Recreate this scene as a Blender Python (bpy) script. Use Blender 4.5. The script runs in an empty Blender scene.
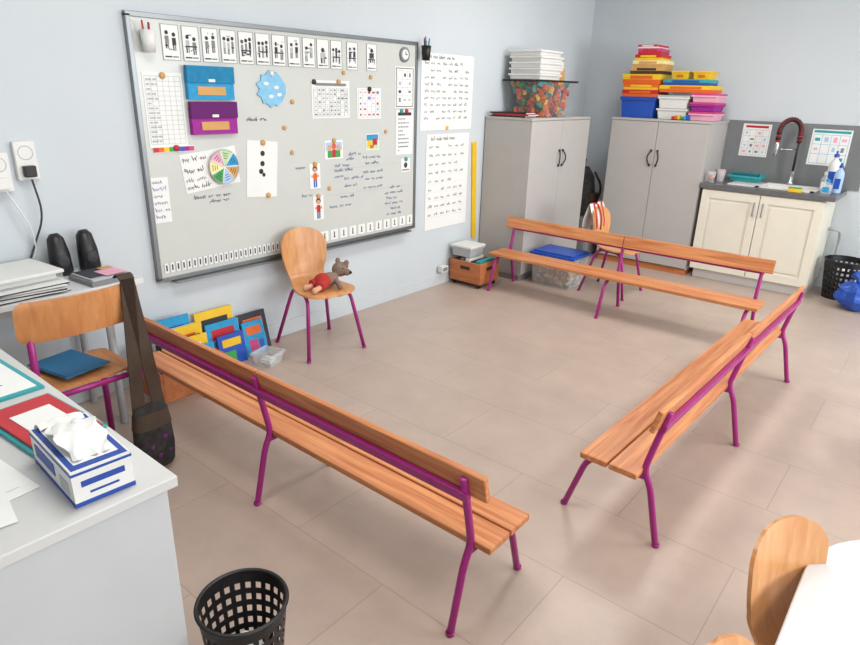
import bpy, math, random
from mathutils import Vector, Matrix
from math import sin, cos, pi, radians
R = random.Random(7)
sc = bpy.context.scene
sc.view_settings.view_transform = 'Standard'

# ------------------------------------------------------------------ materials
def lin(h):
    h = h.lstrip('#'); o = []
    for i in (0, 2, 4):
        c = int(h[i:i+2], 16)/255
        o.append(c/12.92 if c <= .04045 else ((c+.055)/1.055)**2.4)
    return (o[0], o[1], o[2], 1)
MATS = {}
def mat(name, col, rough=.5, metal=0, var=.06, scale=8, bump=0, alpha=1, trans=0, emit=0, spec=.5):
    m = bpy.data.materials.new(name); m.use_nodes = True
    n = m.node_tree.nodes; l = m.node_tree.links; b = n['Principled BSDF']
    c = lin(col)
    tc = n.new('ShaderNodeTexCoord'); no = n.new('ShaderNodeTexNoise'); no.inputs['Scale'].default_value = scale
    l.new(tc.outputs['Object'], no.inputs['Vector'])
    cr = n.new('ShaderNodeValToRGB')
    cr.color_ramp.elements[0].position = .3; cr.color_ramp.elements[1].position = .7
    cr.color_ramp.elements[0].color = tuple(max(0, x*(1-var)) for x in c[:3])+(1,)
    cr.color_ramp.elements[1].color = tuple(min(1, x*(1+var)) for x in c[:3])+(1,)
    l.new(no.outputs['Fac'], cr.inputs['Fac']); l.new(cr.outputs['Color'], b.inputs['Base Color'])
    b.inputs['Roughness'].default_value = rough; b.inputs['Metallic'].default_value = metal
    b.inputs['Specular IOR Level'].default_value = spec
    if alpha < 1: b.inputs['Alpha'].default_value = alpha
    if trans: b.inputs['Transmission Weight'].default_value = trans
    if emit:
        b.inputs['Emission Color'].default_value = c; b.inputs['Emission Strength'].default_value = emit
    if bump:
        bm = n.new('ShaderNodeBump'); bm.inputs['Strength'].default_value = bump; bm.inputs['Distance'].default_value = .003
        n2 = n.new('ShaderNodeTexNoise'); n2.inputs['Scale'].default_value = scale*12
        l.new(tc.outputs['Object'], n2.inputs['Vector']); l.new(n2.outputs['Fac'], bm.inputs['Height']); l.new(bm.outputs['Normal'], b.inputs['Normal'])
    MATS[name] = m; return m
def wood(name, c1, c2, sc3=(1.2, 22, 22), rough=.38):
    m = bpy.data.materials.new(name); m.use_nodes = True
    n = m.node_tree.nodes; l = m.node_tree.links; b = n['Principled BSDF']
    tc = n.new('ShaderNodeTexCoord'); mp = n.new('ShaderNodeMapping'); mp.inputs['Scale'].default_value = sc3
    no = n.new('ShaderNodeTexNoise'); no.inputs['Scale'].default_value = 2.2; no.inputs['Detail'].default_value = 5; no.inputs['Distortion'].default_value = .6
    cr = n.new('ShaderNodeValToRGB'); cr.color_ramp.elements[0].position = .32; cr.color_ramp.elements[1].position = .68
    cr.color_ramp.elements[0].color = lin(c1); cr.color_ramp.elements[1].color = lin(c2)
    l.new(tc.outputs['Object'], mp.inputs['Vector']); l.new(mp.outputs['Vector'], no.inputs['Vector'])
    l.new(no.outputs['Fac'], cr.inputs['Fac']); l.new(cr.outputs['Color'], b.inputs['Base Color'])
    b.inputs['Roughness'].default_value = rough
    MATS[name] = m; return m
mat('wall', '#c6ced3', .85, var=.015, scale=2, bump=.05)
mat('ceil', '#e8e8e4', .9, var=.01)
mat('trimw', '#c8d0d5', .5, var=.02)
mat('purple', '#9c1f76', .35, var=.05)
mat('white', '#dededb', .45, var=.02)
mat('paper', '#e6e8e6', .8, var=.01)
mat('board', '#c6cac6', .25, var=.01)
mat('alu', '#85898b', .35, .8, var=.04)
mat('ink', '#33343a', .7, var=.05)
mat('grey', '#7d8082', .6)
mat('lgrey', '#aeb2b4', .6)
mat('faint', '#c6caca', .8)
mat('blueink', '#6f7cba', .7)
mat('cab', '#b1aeab', .55, var=.015)
mat('cabdark', '#8a8885', .6)
mat('black', '#141416', .4)
mat('sinkwhite', '#dfdbcc', .45, var=.02)
mat('counter', '#636366', .35, var=.12, scale=60)
mat('splash', '#76797b', .4, var=.05)
mat('red', '#b81e28', .45)
mat('yellow', '#e6bb1c', .45)
mat('orange', '#d9601a', .45)
mat('blue', '#1f4fb0', .4)
mat('teal', '#2b9aa0', .5)
mat('cyan', '#2593c6', .7, var=.1, scale=30)
mat('green', '#3a9a48', .5)
mat('pink', '#c23a78', .45)
mat('magenta', '#981d8e', .7, var=.1, scale=30)
mat('darkpurple', '#5e1463', .8)
mat('brown', '#3d2b1c', .7, var=.15, scale=20, bump=.3)
mat('plush', '#857064', .95, var=.15, scale=60, bump=.6)
mat('plushred', '#b0302c', .9, var=.1, scale=40, bump=.4)
mat('skin', '#d39e83', .9)
mat('tan', '#c99a5a', .6)
mat('clear', '#e6ecef', .15, alpha=.25, var=.01)
mat('tubclear', '#9aa4a8', .15, alpha=.14)
mat('tabletop', '#d6d9da', .35, var=.01)
mat('desk', '#c8c9c8', .5, var=.015)
mat('deskside', '#bcbfc1', .55, var=.02)
mat('steel', '#b8bbbd', .25, .9)
mat('cloth', '#2a2726', .9, var=.55, scale=25, bump=.5)
mat('glass', '#dfeef5', .05, alpha=.2)
mat('led', '#ffffff', .5, emit=2.0)  # glow of the added ceiling panels
mat('navy', '#2a6790', .6)
mat('pblue', '#a8c4e2', .8); mat('pgreen', '#b6d8a4', .8); mat('ppink', '#e3a7bd', .8); mat('pyellow', '#eadf9c', .8)
mat('pb2', '#84bfe0', .8, var=.08, scale=30)
mat('cyan2', '#187ca8', .8, var=.1, scale=40)
mat('boxblue', '#23479c', .5)
wood('bench', '#b4693d', '#d8945f')
wood('ply', '#c48651', '#d69f6b', (14, 3, 3), .33)
wood('plyx', '#b87645', '#cd905b', (14, 3, 3), .35)
wood('crate', '#b0653a', '#c47b49', (2, 14, 14), .5)

def floor_mat():
    m = bpy.data.materials.new('floor_vinyl'); m.use_nodes = True
    n = m.node_tree.nodes; l = m.node_tree.links; b = n['Principled BSDF']
    tc = n.new('ShaderNodeTexCoord'); mp = n.new('ShaderNodeMapping')
    mp.inputs['Location'].default_value = (.15, .1, 0)
    br = n.new('ShaderNodeTexBrick'); br.inputs['Scale'].default_value = 1; br.inputs['Brick Width'].default_value = .9
    br.inputs['Row Height'].default_value = .45; br.inputs['Mortar Size'].default_value = .0018; br.inputs['Mortar Smooth'].default_value = .4
    br.inputs['Color1'].default_value = lin('#b9a79b'); br.inputs['Color2'].default_value = lin('#b4a296'); br.inputs['Mortar'].default_value = lin('#9a8a7f')
    no = n.new('ShaderNodeTexNoise'); no.inputs['Scale'].default_value = 4; no.inputs['Detail'].default_value = 9; no.inputs['Roughness'].default_value = .65
    cr = n.new('ShaderNodeValToRGB'); cr.color_ramp.elements[0].position = .3; cr.color_ramp.elements[1].position = .7
    cr.color_ramp.elements[0].color = (.88, .88, .88, 1); cr.color_ramp.elements[1].color = (1.05, 1.04, 1.03, 1)
    mx = n.new('ShaderNodeMixRGB'); mx.blend_type = 'MULTIPLY'; mx.inputs['Fac'].default_value = 1
    l.new(tc.outputs['Object'], mp.inputs['Vector']); l.new(mp.outputs['Vector'], br.inputs['Vector']); l.new(tc.outputs['Object'], no.inputs['Vector'])
    l.new(no.outputs['Fac'], cr.inputs['Fac'])
    l.new(br.outputs['Color'], mx.inputs['Color1']); l.new(cr.outputs['Color'], mx.inputs['Color2'])
    l.new(mx.outputs['Color'], b.inputs['Base Color'])
    b.inputs['Roughness'].default_value = .36
    MATS['floor'] = m
floor_mat()

# ------------------------------------------------------------------ mesh builder
def fillet(pts, r, n=5):
    pts = [Vector(p) for p in pts]; out = [pts[0]]
    for i in range(1, len(pts)-1):
        a, b, c = pts[i-1], pts[i], pts[i+1]
        d1 = (a-b); d2 = (c-b); rr = min(r, d1.length*.45, d2.length*.45)
        p, q = b+d1.normalized()*rr, b+d2.normalized()*rr
        for k in range(n+1):
            t = k/n; out.append(p*(1-t)**2+b*2*t*(1-t)+q*t*t)
    out.append(pts[-1]); return out
class MB:
    def __init__(s): s.v = []; s.f = []; s.m = []; s.s = []; s.mats = []
    def mi(s, n):
        if n not in s.mats: s.mats.append(n)
        return s.mats.index(n)
    def add(s, vs, fs, m, smooth=False, M=None):
        o = len(s.v)
        for v in vs:
            v = Vector(v); s.v.append(M@v if M is not None else v)
        k = s.mi(m)
        for f in fs: s.f.append([i+o for i in f]); s.m.append(k); s.s.append(smooth)
    def box(s, x0, x1, y0, y1, z0, z1, m, M=None):
        vs = [(x, y, z) for x in (x0, x1) for y in (y0, y1) for z in (z0, z1)]
        s.add(vs, [(0, 1, 3, 2), (4, 6, 7, 5), (0, 4, 5, 1), (2, 3, 7, 6), (0, 2, 6, 4), (1, 5, 7, 3)], m, False, M)
    def tube(s, pts, r, m, n=10, M=None, caps=True, flat=None):
        pts = [Vector(p) for p in pts]; vs = []; fs = []
        t0 = (pts[1]-pts[0]).normalized()
        up = Vector((0, 0, 1)) if abs(t0.z) < .9 else Vector((1, 0, 0))
        nn = (up-up.dot(t0)*t0).normalized()
        for i, p in enumerate(pts):
            if i == 0: t = (pts[1]-p)
            elif i == len(pts)-1: t = (p-pts[i-1])
            else: t = (pts[i+1]-pts[i-1])
            t.normalize(); nn = (nn-nn.dot(t)*t).normalized(); bb = t.cross(nn)
            rr = r[i] if isinstance(r, (list, tuple)) else r
            for k in range(n):
                a = 2*pi*k/n
                vs.append(p+nn*cos(a)*rr*(flat[0] if flat else 1)+bb*sin(a)*rr*(flat[1] if flat else 1))
        for i in range(len(pts)-1):
            for k in range(n):
                a = i*n+k; b = i*n+(k+1) % n; fs.append((a, b, b+n, a+n))
        if caps:
            fs.append(tuple(range(n))[::-1]); fs.append(tuple((len(pts)-1)*n+k for k in range(n)))
        s.add(vs, fs, m, True, M)
    def lathe(s, prof, c, m, n=24, M=None, cap0=False, cap1=False):
        vs = []; fs = []
        for r, z in prof:
            for k in range(n):
                a = 2*pi*k/n; vs.append((c[0]+r*cos(a), c[1]+r*sin(a), c[2]+z))
        for i in range(len(prof)-1):
            for k in range(n):
                a = i*n+k; b = i*n+(k+1) % n; fs.append((a, b, b+n, a+n))
        if cap0: fs.append(tuple(range(n))[::-1])
        if cap1: fs.append(tuple((len(prof)-1)*n+k for k in range(n)))
        s.add(vs, fs, m, True, M)
    def ball(s, c, r, m, M=None, n=12):
        if not isinstance(r, (tuple, list)): r = (r, r, r)
        vs = [(c[0], c[1], c[2]-r[2])]; h = n//2
        for i in range(1, h):
            t = -pi/2+pi*i/h
            for k in range(n):
                a = 2*pi*k/n; vs.append((c[0]+r[0]*cos(t)*cos(a), c[1]+r[1]*cos(t)*sin(a), c[2]+r[2]*sin(t)))
        vs.append((c[0], c[1], c[2]+r[2])); fs = []
        for k in range(n):
            fs.append((0, 1+(k+1) % n, 1+k)); e = len(vs)-1; b = 1+(h-2)*n
            fs.append((e, b+k, b+(k+1) % n))
        for i in range(h-2):
            for k in range(n):
                a = 1+i*n+k; b = 1+i*n+(k+1) % n; fs.append((a, b, b+n, a+n))
        s.add(vs, fs, m, True, M)
    def bin(s, cx, cy, z, w, d, h, m, t=.006, tap=.85, rim=.012, M=None, rimm=None):
        """open tapered bin; w,d at the top"""
        def ring(sc_, zz, off):
            a, b = w/2*sc_-off, d/2*sc_-off
            return [(cx-a, cy-b, zz), (cx+a, cy-b, zz), (cx+a, cy+b, zz), (cx-a, cy+b, zz)]
        vs = ring(tap, z, 0)+ring(1, z+h, 0)+ring(1, z+h, t)+ring(tap, z+t, t); fs = [(3, 2, 1, 0), (12, 13, 14, 15)]
        for k in range(4):
            j = (k+1) % 4
            for q in (0, 4, 8): fs.append((q+k, q+j, q+4+j, q+4+k))
        s.add(vs, fs, m, False, M)
        rm = rimm or m
        a, b = w/2, d/2
        for (x0, x1, y0, y1) in ((cx-a-rim, cx+a+rim, cy-b-rim, cy-b), (cx-a-rim, cx+a+rim, cy+b, cy+b+rim), (cx-a-rim, cx-a, cy-b, cy+b), (cx+a, cx+a+rim, cy-b, cy+b)):
            s.box(x0, x1, y0, y1, z+h-.015, z+h, rm, M)
    def shell(s, grid, th, m, M=None):
        """grid[i][j] of points -> thick sheet"""
        I, J = len(grid), len(grid[0]); P = [[Vector(p) for p in r] for r in grid]; vs = []
        for sg in (0, 1):
            for i in range(I):
                for j in range(J):
                    a = P[min(i+1, I-1)][j]-P[max(i-1, 0)][j]; b = P[i][min(j+1, J-1)]-P[i][max(j-1, 0)]
                    nn = a.cross(b)
                    nn = nn.normalized() if nn.length > 1e-9 else Vector((0, 0, 1))
                    vs.append(P[i][j]+nn*th*sg)
        fs = []; N = I*J
        for i in range(I-1):
            for j in range(J-1):
                a, b, c, d = i*J+j, i*J+j+1, (i+1)*J+j+1, (i+1)*J+j
                fs.append((a, b, c, d)); fs.append((d+N, c+N, b+N, a+N))
        s.add(vs, fs, m, True, M); fs = []
        bd = [j for j in range(J)]+[i*J+J-1 for i in range(1, I)]+[(I-1)*J+j for j in range(J-2, -1, -1)]+[i*J for i in range(I-2, 0, -1)]
        for k in range(len(bd)):
            a, b = bd[k], bd[(k+1) % len(bd)]; fs.append((b, a, a+N, b+N))
        s.add(vs, fs, m, False, M)
    def obj(s, name, loc=(0, 0, 0), rz=0, bevel=0, parent=None):
        me = bpy.data.meshes.new(name); me.from_pydata([tuple(v) for v in s.v], [], s.f)
        for n in s.mats: me.materials.append(MATS[n])
        for i, p in enumerate(me.polygons): p.material_index = s.m[i]; p.use_smooth = s.s[i]
        me.update()
        o = bpy.data.objects.new(name, me); sc.collection.objects.link(o)
        o.location = loc; o.rotation_euler = (0, 0, rz)
        if parent: o.parent = parent
        if bevel:
            b = o.modifiers.new('b', 'BEVEL'); b.width = bevel; b.segments = 2; b.limit_method = 'ANGLE'; b.angle_limit = radians(50)
        return o
def T(x, y, z, rx=0, ry=0, rz=0):
    return Matrix.Translation((x, y, z))@Matrix.Rotation(rz, 4, 'Z')@Matrix.Rotation(ry, 4, 'Y')@Matrix.Rotation(rx, 4, 'X')

# ------------------------------------------------------------------ room
XR, YF, YB, HC = 6.6, -2.6, 6.56, 2.9
def simple(name, x0, x1, y0, y1, z0, z1, m):
    b = MB(); b.box(x0, x1, y0, y1, z0, z1, m); return b.obj(name)
simple('floor', -.2, XR+.2, YF-.2, YB+.2, -.1, 0, 'floor')
simple('ceiling', -.2, XR+.2, YF-.2, YB+.2, HC, HC+.1, 'ceil')
simple('wall_left', -.15, 0, YF-.15, YB+.15, 0, HC, 'wall')
simple('wall_back', 0, XR, YB, YB+.15, 0, HC, 'wall')
simple('wall_front', 0, XR, YF-.15, YF, 0, HC, 'wall')
b = MB(); wins = [(-1.6, .4), (1.1, 3.1), (3.8, 5.8)]
b.box(XR, XR+.15, YF-.15, YB+.15, 0, .95, 'wall'); b.box(XR, XR+.15, YF-.15, YB+.15, 2.4, HC, 'wall')
e = [YF-.15]+[q for w in wins for q in w]+[YB+.15]
for i in range(0, len(e), 2): b.box(XR, XR+.15, e[i], e[i+1], .95, 2.4, 'wall')
b.obj('wall_right')
for i, (a, c) in enumerate(wins):
    b = MB()
    for (p, q, r, s) in ((a, c, .95, 1.0), (a, c, 2.35, 2.4), (a, a+.05, 1, 2.35), (c-.05, c, 1, 2.35), ((a+c)/2-.03, (a+c)/2+.03, 1, 2.35)):
        b.box(XR+.04, XR+.1, p, q, r, s, 'white')
    b.box(XR+.065, XR+.07, a+.05, c-.05, 1, 2.35, 'glass'); b.obj('window_%d' % (i+1))
b = MB(); b.box(0, .014, YF, 4.70, 0, .10, 'trimw'); b.obj('baseboard_left', bevel=.003)
b = MB(); b.box(2.62, XR, YB-.014, YB, 0, .10, 'trimw'); b.obj('baseboard_back', bevel=.003)
for (x, y) in ((1.7, 1.2), (1.7, 4.4), (4.6, 1.2), (4.6, 4.4)):  # lamp panels added on the unseen ceiling to light the room
    b = MB(); b.box(-.32, .32, -.62, .62, -.05, 0, 'white'); b.box(-.29, .29, -.59, .59, -.055, -.05, 'led'); b.obj('ceiling_lamp', (x, y, HC))
    li = bpy.data.lights.new('lamp', 'AREA'); li.shape = 'RECTANGLE'; li.size = .6; li.size_y = 1.2; li.energy = 24 if y < 2 else 34; li.color = (1, .97, .93)
    o = bpy.data.objects.new('ceiling_lamp_light', li); o.location = (x, y, HC-.07); sc.collection.objects.link(o)
for (a, c), en in zip(wins, (38, 66, 88)):
    li = bpy.data.lights.new('win', 'AREA'); li.shape = 'RECTANGLE'; li.size = 1.35; li.size_y = 1.9; li.energy = en; li.color = (.96, .98, 1)
    o = bpy.data.objects.new('window_daylight', li); o.location = (XR-.03, (a+c)/2, 1.68); o.rotation_euler = (0, radians(90), 0); sc.collection.objects.link(o)
w = bpy.data.worlds.new('w'); sc.world = w; w.use_nodes = True
w.node_tree.nodes['Background'].inputs[0].default_value = (.8, .9, 1, 1); w.node_tree.nodes['Background'].inputs[1].default_value = 1.0

# ------------------------------------------------------------------ benches
def bench(loc, rz):
    b = MB(); L = 2.12; g = .003
    for x in (.07, L/2, L-.07):
        rear = fillet([(x, 0, 0), (x, .055, .235), (x, .088, .30), (x, .062, .42), (x, .03, .56)], .05)
        b.tube(rear, .0125, 'purple')
        b.tube(fillet([(x, .08, .272), (x, .305, .272), (x, .39, 0)], .07), .0125, 'purple')
        for d in (0, .39): b.lathe([(.015, 0), (.015, .012), (.0125, .014)], (x, d, 0), 'purple', 10, cap0=True)
    for (d0, d1) in ((.088, .197), (.206, .315)): b.box(0, L, d0, d1, .286, .31, 'bench')
    M = T(0, .038, .475, rx=radians(14))
    for (a, c) in ((0, L/2-g), (L/2+g, L)): b.box(a, c, .018, .038, .012, .104, 'bench', M)
    b.box(.055, L-.055, -.004, .017, .0, .034, 'purple', M)
    return b.obj('bench', loc, rz, bevel=.004)
bench((.355, 1.235, 0), 0)
bench((2.475, 4.69, 0), pi)
bench((2.735, 2.0, 0), radians(88.8))

# ------------------------------------------------------------------ chairs
def cat(vals, n):
    out = []; m = len(vals)-1
    for i in range(n+1):
        t = i/n*m; k = min(int(t), m-1); f = t-k
        p = [Vector(vals[max(0, min(m, k+q))]) for q in (-1, 0, 1, 2)]
        out.append(.5*((2*p[1])+(-p[0]+p[2])*f+(2*p[0]-5*p[1]+4*p[2]-p[3])*f*f+(-p[0]+3*p[1]-3*p[2]+p[3])*f**3))
    return out
def shell_chair(name, loc, rz, s=1.0, wood_='ply'):
    b = MB(); top = []
    for k in range(9):
        ph = radians(6+84*k/9); top.append(Vector((-.215+.02*(1-cos(ph)), .745-.105*(1-cos(ph)), .160*sin(ph)**.9)))
    pr = [(-.195, .64, .160), (-.185, .57, .157), (-.172, .50, .140), (-.145, .445, .125), (-.09, .412, .138), (-.02, .403, .165), (.06, .400, .180), (.12, .402, .180)]
    fr = [Vector((.12+.07*sin(radians(a)), .402-.018*(1-cos(radians(a))), .180*max(.02, cos(radians(a)))**.42)) for a in (20, 35, 50, 62, 72, 80, 85)]
    rows = top+cat(pr, 32)+fr; g = []
    for r in rows:
        y, z, w_ = r
        k = max(0, min(1, (z-.42)/.1)); row = []
        for j in range(-8, 9):
            t = j/8; row.append((t*w_, y+k*.035*(t*w_/.16)**2, z+(1-k)*.008*t*t))
        g.append(row)
    b.shell(g, .011, wood_)
    for sx in (-1, 1):
        b.tube(fillet([(sx*.205, .20, 0), (sx*.15, .12, .384), (sx*.115, -.12, .390), (sx*.20, -.22, 0)], .07), .0115, 'purple')
    b.tube([(-.15, .10, .384), (.15, .10, .384)], .010, 'purple'); b.tube([(-.12, -.10, .388), (.12, -.10, .388)], .010, 'purple')
    for sx in (-1, 1):
        for (x, y) in ((.205, .20), (.20, -.22)): b.lathe([(.0145, 0), (.0145, .012)], (sx*x, y, 0), 'purple', 10, cap0=True, cap1=True)
    o = b.obj(name, loc, rz); o.scale = (s, s, s); return o
# local +Y = front of the chair
shell_chair('school_chair', (.32, 2.53, 0), radians(-90-10))
shell_chair('school_chair', (1.19, 5.05, 0), radians(-90), .95)
shell_chair('school_chair', (3.325, 1.47, 0), radians(-90-25), .86)
shell_chair('school_chair', (3.325, 1.00, 0), radians(-90-12), .86)
shell_chair('school_chair', (3.47, 3.47, 0), radians(0), .95)
# desk chair (faces the wall, backrest towards the camera)
b = MB()
for sx in (-1, 1):
    b.tube(fillet([(sx*.20, -.24, 0), (sx*.185, -.17, .43), (sx*.185, -.205, .80)], .08), .014, 'purple')
    b.tube(fillet([(sx*.185, -.17, .43), (sx*.175, .12, .43), (sx*.19, .17, 0)], .05), .014, 'purple')
b.tube([(-.18, -.17, .42), (.18, -.17, .42)], .012, 'purple'); b.tube([(-.17, .10, .425), (.17, .10, .425)], .012, 'purple')
def rr_rows(y, z0, z1, hw, bow):
    g = []
    for i in range(13):
        f = i/12; z = z0+(z1-z0)*f; e = abs(2*f-1); ww = hw-.03*max(0, (e-.6)/.4)**2
        g.append([(t/8*ww, y-bow*(1-(t/8)**2)-.02*f, z) for t in range(-8, 9)])
    return g
b.shell(rr_rows(-.185, .675, .835, .225, .035), -.012, 'plyx')
g = []
for i in range(13):
    f = i/12; ww = .195-.04*max(0, (abs(2*f-1)-.7)/.3)**2
    g.append([(t/8*ww, -.17+.33*f, .447+.006*(t/8)**2-.012*max(0, f-.85)/.15) for t in range(-8, 9)])
b.shell(g, .011, 'plyx')
b.obj('desk_chair', (.585, .93, 0), radians(90))
b = MB(); b.box(-.13, .13, -.10, .10, 0, .006, 'navy'); b.box(-.125, .125, -.095, .095, .006, .009, 'navy'); b.obj('folder', (.58, .93, .466), radians(12), .002)
# shoulder bag
b = MB(); prof = [(0, .068, .028), (.02, .078, .04), (.1, .085, .045), (.2, .08, .038), (.27, .072, .028), (.30, .066, .016)]; n = 20; vs = []; fs = []
for z, a, c in prof:
    for k in range(n):
        t = 2*pi*k/n; vs.append((c*math.copysign(abs(cos(t))**.7, cos(t)), a*math.copysign(abs(sin(t))**.7, sin(t)), z))
for i in range(len(prof)-1):
    for k in range(n): fs.append((i*n+k, i*n+(k+1) % n, (i+1)*n+(k+1) % n, (i+1)*n+k))
fs.append(tuple(range(n))[::-1]); fs.append(tuple((len(prof)-1)*n+k for k in range(n)))
b.add(vs, fs, 'cloth', True)
b.add([(v[0]*1.04, v[1]*1.04, v[2]) for v in vs[3*n:5*n]], [(k, (k+1) % n, n+(k+1) % n, n+k) for k in range(n)], 'brown', True)
for (y, z, rr) in ((-.03, .12, .010), (.03, .15, .012), (.0, .07, .011), (.048, .08, .008), (-.045, .06, .009)): b.ball((.044, y, z), (.002, rr, rr), 'darkpurple')
for sy in (-.045, .045):
    g = [[(-.062*f, sy*(1-f)+.012*f+(q-.5)*.055, .27+.565*f) for q in (0, .5, 1)] for f in [i/10 for i in range(11)]]
    b.shell(g, .006, 'brown')
b.shell([[(-.062-.06*f, .012+(q-.5)*.06, .833+.018*sin(f*pi)) for q in (0, .5, 1)] for f in [i/6 for i in range(7)]], .005, 'brown')
b.obj('shoulder_bag', (.885, 1.10, .02), 0)

# plush toy on the chair
pl = bpy.data.objects.new('plush_toy', None); sc.collection.objects.link(pl); pl.location = (.37, 2.54, .404); pl.scale = (1.08,)*3
def rem(b, name, vox=.005):
    o = b.obj(name, parent=pl); r = o.modifiers.new('r', 'REMESH'); r.mode = 'VOXEL'; r.voxel_size = vox; r.use_smooth_shade = True
    s_ = o.modifiers.new('sm', 'SMOOTH'); s_.iterations = 4; return o
b = MB(); b.ball((0, .03, .045), (.042, .065, .042), 'plush'); b.ball((-.01, .125, .085), (.048, .050, .046), 'plush')
b.ball((.035, .135, .075), (.035, .026, .022), 'plush')
for sx in (-1, 1): b.ball((-.015+.042*sx*.9, .150, .125), (.014, .018, .02), 'plush')
b.tube([(.02, .06, .05), (.06, .04, .035), (.09, .03, .018)], [.018, .015, .013], 'plush'); b.ball((.095, .03, .018), .017, 'plush')
b.tube([(-.03, .06, .05), (-.06, .03, .035), (-.07, -.01, .018)], [.018, .015, .013], 'plush'); b.ball((-.07, -.015, .018), .017, 'plush')
rem(b, 'body')
b = MB(); b.ball((0, -.02, .045), (.052, .052, .046), 'plushred')
b.tube([(.02, -.03, .035), (.045, -.08, .03)], [.031, .029], 'plushred'); b.tube([(-.02, -.03, .035), (-.025, -.085, .03)], [.031, .029], 'plushred'); rem(b, 'shorts')
b = MB(); b.tube([(.04, -.075, .025), (.055, -.12, .02)], [.017, .015], 'skin'); b.ball((.06, -.13, .022), (.017, .02, .021), 'skin')
b.tube([(-.02, -.08, .025), (-.02, -.12, .02)], [.017, .015], 'skin'); b.ball((-.02, -.13, .022), (.017, .02, .021), 'skin'); rem(b, 'legs')
b = MB(); b.ball((.071, .137, .078), .009, 'black'); b.ball((.032, .112, .10), .005, 'black'); b.ball((.026, .155, .103), .005, 'black'); b.obj('eyes_nose', parent=pl)

# ------------------------------------------------------------------ whiteboard and wall papers
b = MB(); y0, y1, z0, z1 = 1.65, 3.775, .565, 1.90
b.box(.004, .026, y0, y1, z0, z1, 'board')
for (a, c, p, q) in ((y0-.012, y1+.012, z0-.012, z0+.012), (y0-.012, y1+.012, z1-.012, z1+.012), (y0-.012, y0+.012, z0, z1), (y1-.012, y1+.012, z0, z1)): b.box(.001, .034, a, c, p, q, 'alu')
b.box(.001, .075, 1.72, 3.7, z0-.022, z0-.014, 'alu')
b.obj('whiteboard', bevel=.002)
BX = .027
def sheet(name, a, c, p, q, marks=(), base='paper', x=BX, rot=0, wall='left', th=.0015, mag=None):
    b = MB(); w_, h_ = (c-a)/2, (q-p)/2
    b.box(0, th, -w_, w_, -h_, h_, base)
    for ix, k in enumerate(marks):
        tt = th+.0005+ix*.00005
        if k[0] == 'c':
            _, u, v, r, m = k; n = 14; cy, cz = -w_+u*2*w_, -h_+v*2*h_
            b.add([(tt, cy+r*cos(2*pi*i/n), cz+r*sin(2*pi*i/n)) for i in range(n)], [tuple(range(n))], m)
        else:
            u0, u1, v0, v1, m = k
            b.box(th*.5, tt, -w_+u0*2*w_, -w_+u1*2*w_, -h_+v0*2*h_, -h_+v1*2*h_, m)
    if mag:
        for (u, v, m) in mag:
            M = T(th, -w_+u*2*w_, -h_+v*2*h_, ry=radians(90)); b.lathe([(.016, 0), (.016, .008), (.012, .011)], (0, 0, 0), m, 14, M, cap1=True)
    if wall == 'left': o = b.obj(name, (x, (a+c)/2, (p+q)/2))
    else: o = b.obj(name, ((a+c)/2, YB-x, (p+q)/2), radians(-90))
    o.rotation_euler[0] = rot if wall == 'left' else 0
    return o
def lines(n, u0=.1, u1=.9, v0=.1, v1=.9, m='ink', th=.25):
    o = []
    for i in range(n):
        v = v1-(v1-v0)*(i+.5)/n; h = (v1-v0)/n*th; u = u0
        while u < u1-.03:
            e_ = min(u1, u+R.uniform(.05, .16)); o.append((u, e_, v-h/2, v+h/2, m)); u = e_+.03
            if R.random() < .08: break
    return o
def table_grid(nx, ny, m='grey', u0=.05, u1=.95, v0=.05, v1=.95, t=.008, fill=None, tv=None):
    tv = tv or t
    o = [(u0, u1, v0+(v1-v0)*j/ny-tv/2, v0+(v1-v0)*j/ny+tv/2, m) for j in range(ny+1)]
    o += [(u0+(u1-u0)*i/nx-t/2, u0+(u1-u0)*i/nx+t/2, v0, v1, m) for i in range(nx+1)]
    if fill:
        for i in range(nx):
            for j in range(ny):
                if R.random() < .8:
                    cu, cv = u0+(u1-u0)*(i+.5)/nx, v0+(v1-v0)*(j+.5)/ny; a = R.uniform(.15, .3); c = R.uniform(.12, .28)
                    o.append((cu-a*(u1-u0)/nx, cu+a*(u1-u0)/nx, cv-c*(v1-v0)/ny, cv+c*(v1-v0)/ny, R.choice(fill)))
    return o
def handwriting(b, y0, y1, z, m, r, amp, x=.0022):
    """one line of looping pen writing in wall coordinates"""
    y = y0
    while y < y1-.02:
        w_ = min(R.uniform(.03, .08), y1-y); p = []; k = max(5, int(w_/.004)); ph = R.uniform(0, 6)
        for i in range(k):
            f = i/(k-1); p.append((x, y+f*w_+.4*amp*sin(i*2.1), z+amp*sin(i*2.3+ph)+(amp*1.2 if R.random() < .15 else 0)))
        b.tube(p, r, m, 4, caps=False); y += w_+.018
def poster(name, a, c, p, q, rows, cols_, m='grey', mag=None):
    o = sheet(name, a, c, p, q, [], x=.002, mag=mag)
    b = MB(); w_, h_ = (c-a)/2, (q-p)/2
    handwriting(b, -w_*.8, w_*.3, h_*.9, 'grey', .0020, .012)
    for i in range(rows):
        z = h_*.74-(h_*1.6)*i/rows
        b.box(.0015, .0019, -w_*.92, w_*.92, z-.022, z-.0205, 'faint')
        for j in range(cols_):
            y = -w_*.88+2*w_*.88*j/cols_
            if R.random() < .85: handwriting(b, y, y+.05, z, m, .0016, .009)
    t = b.obj('writing', parent=o); return o
ys = [1.86+.113*i for i in range(11)]+[3.13, 3.31]
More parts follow.
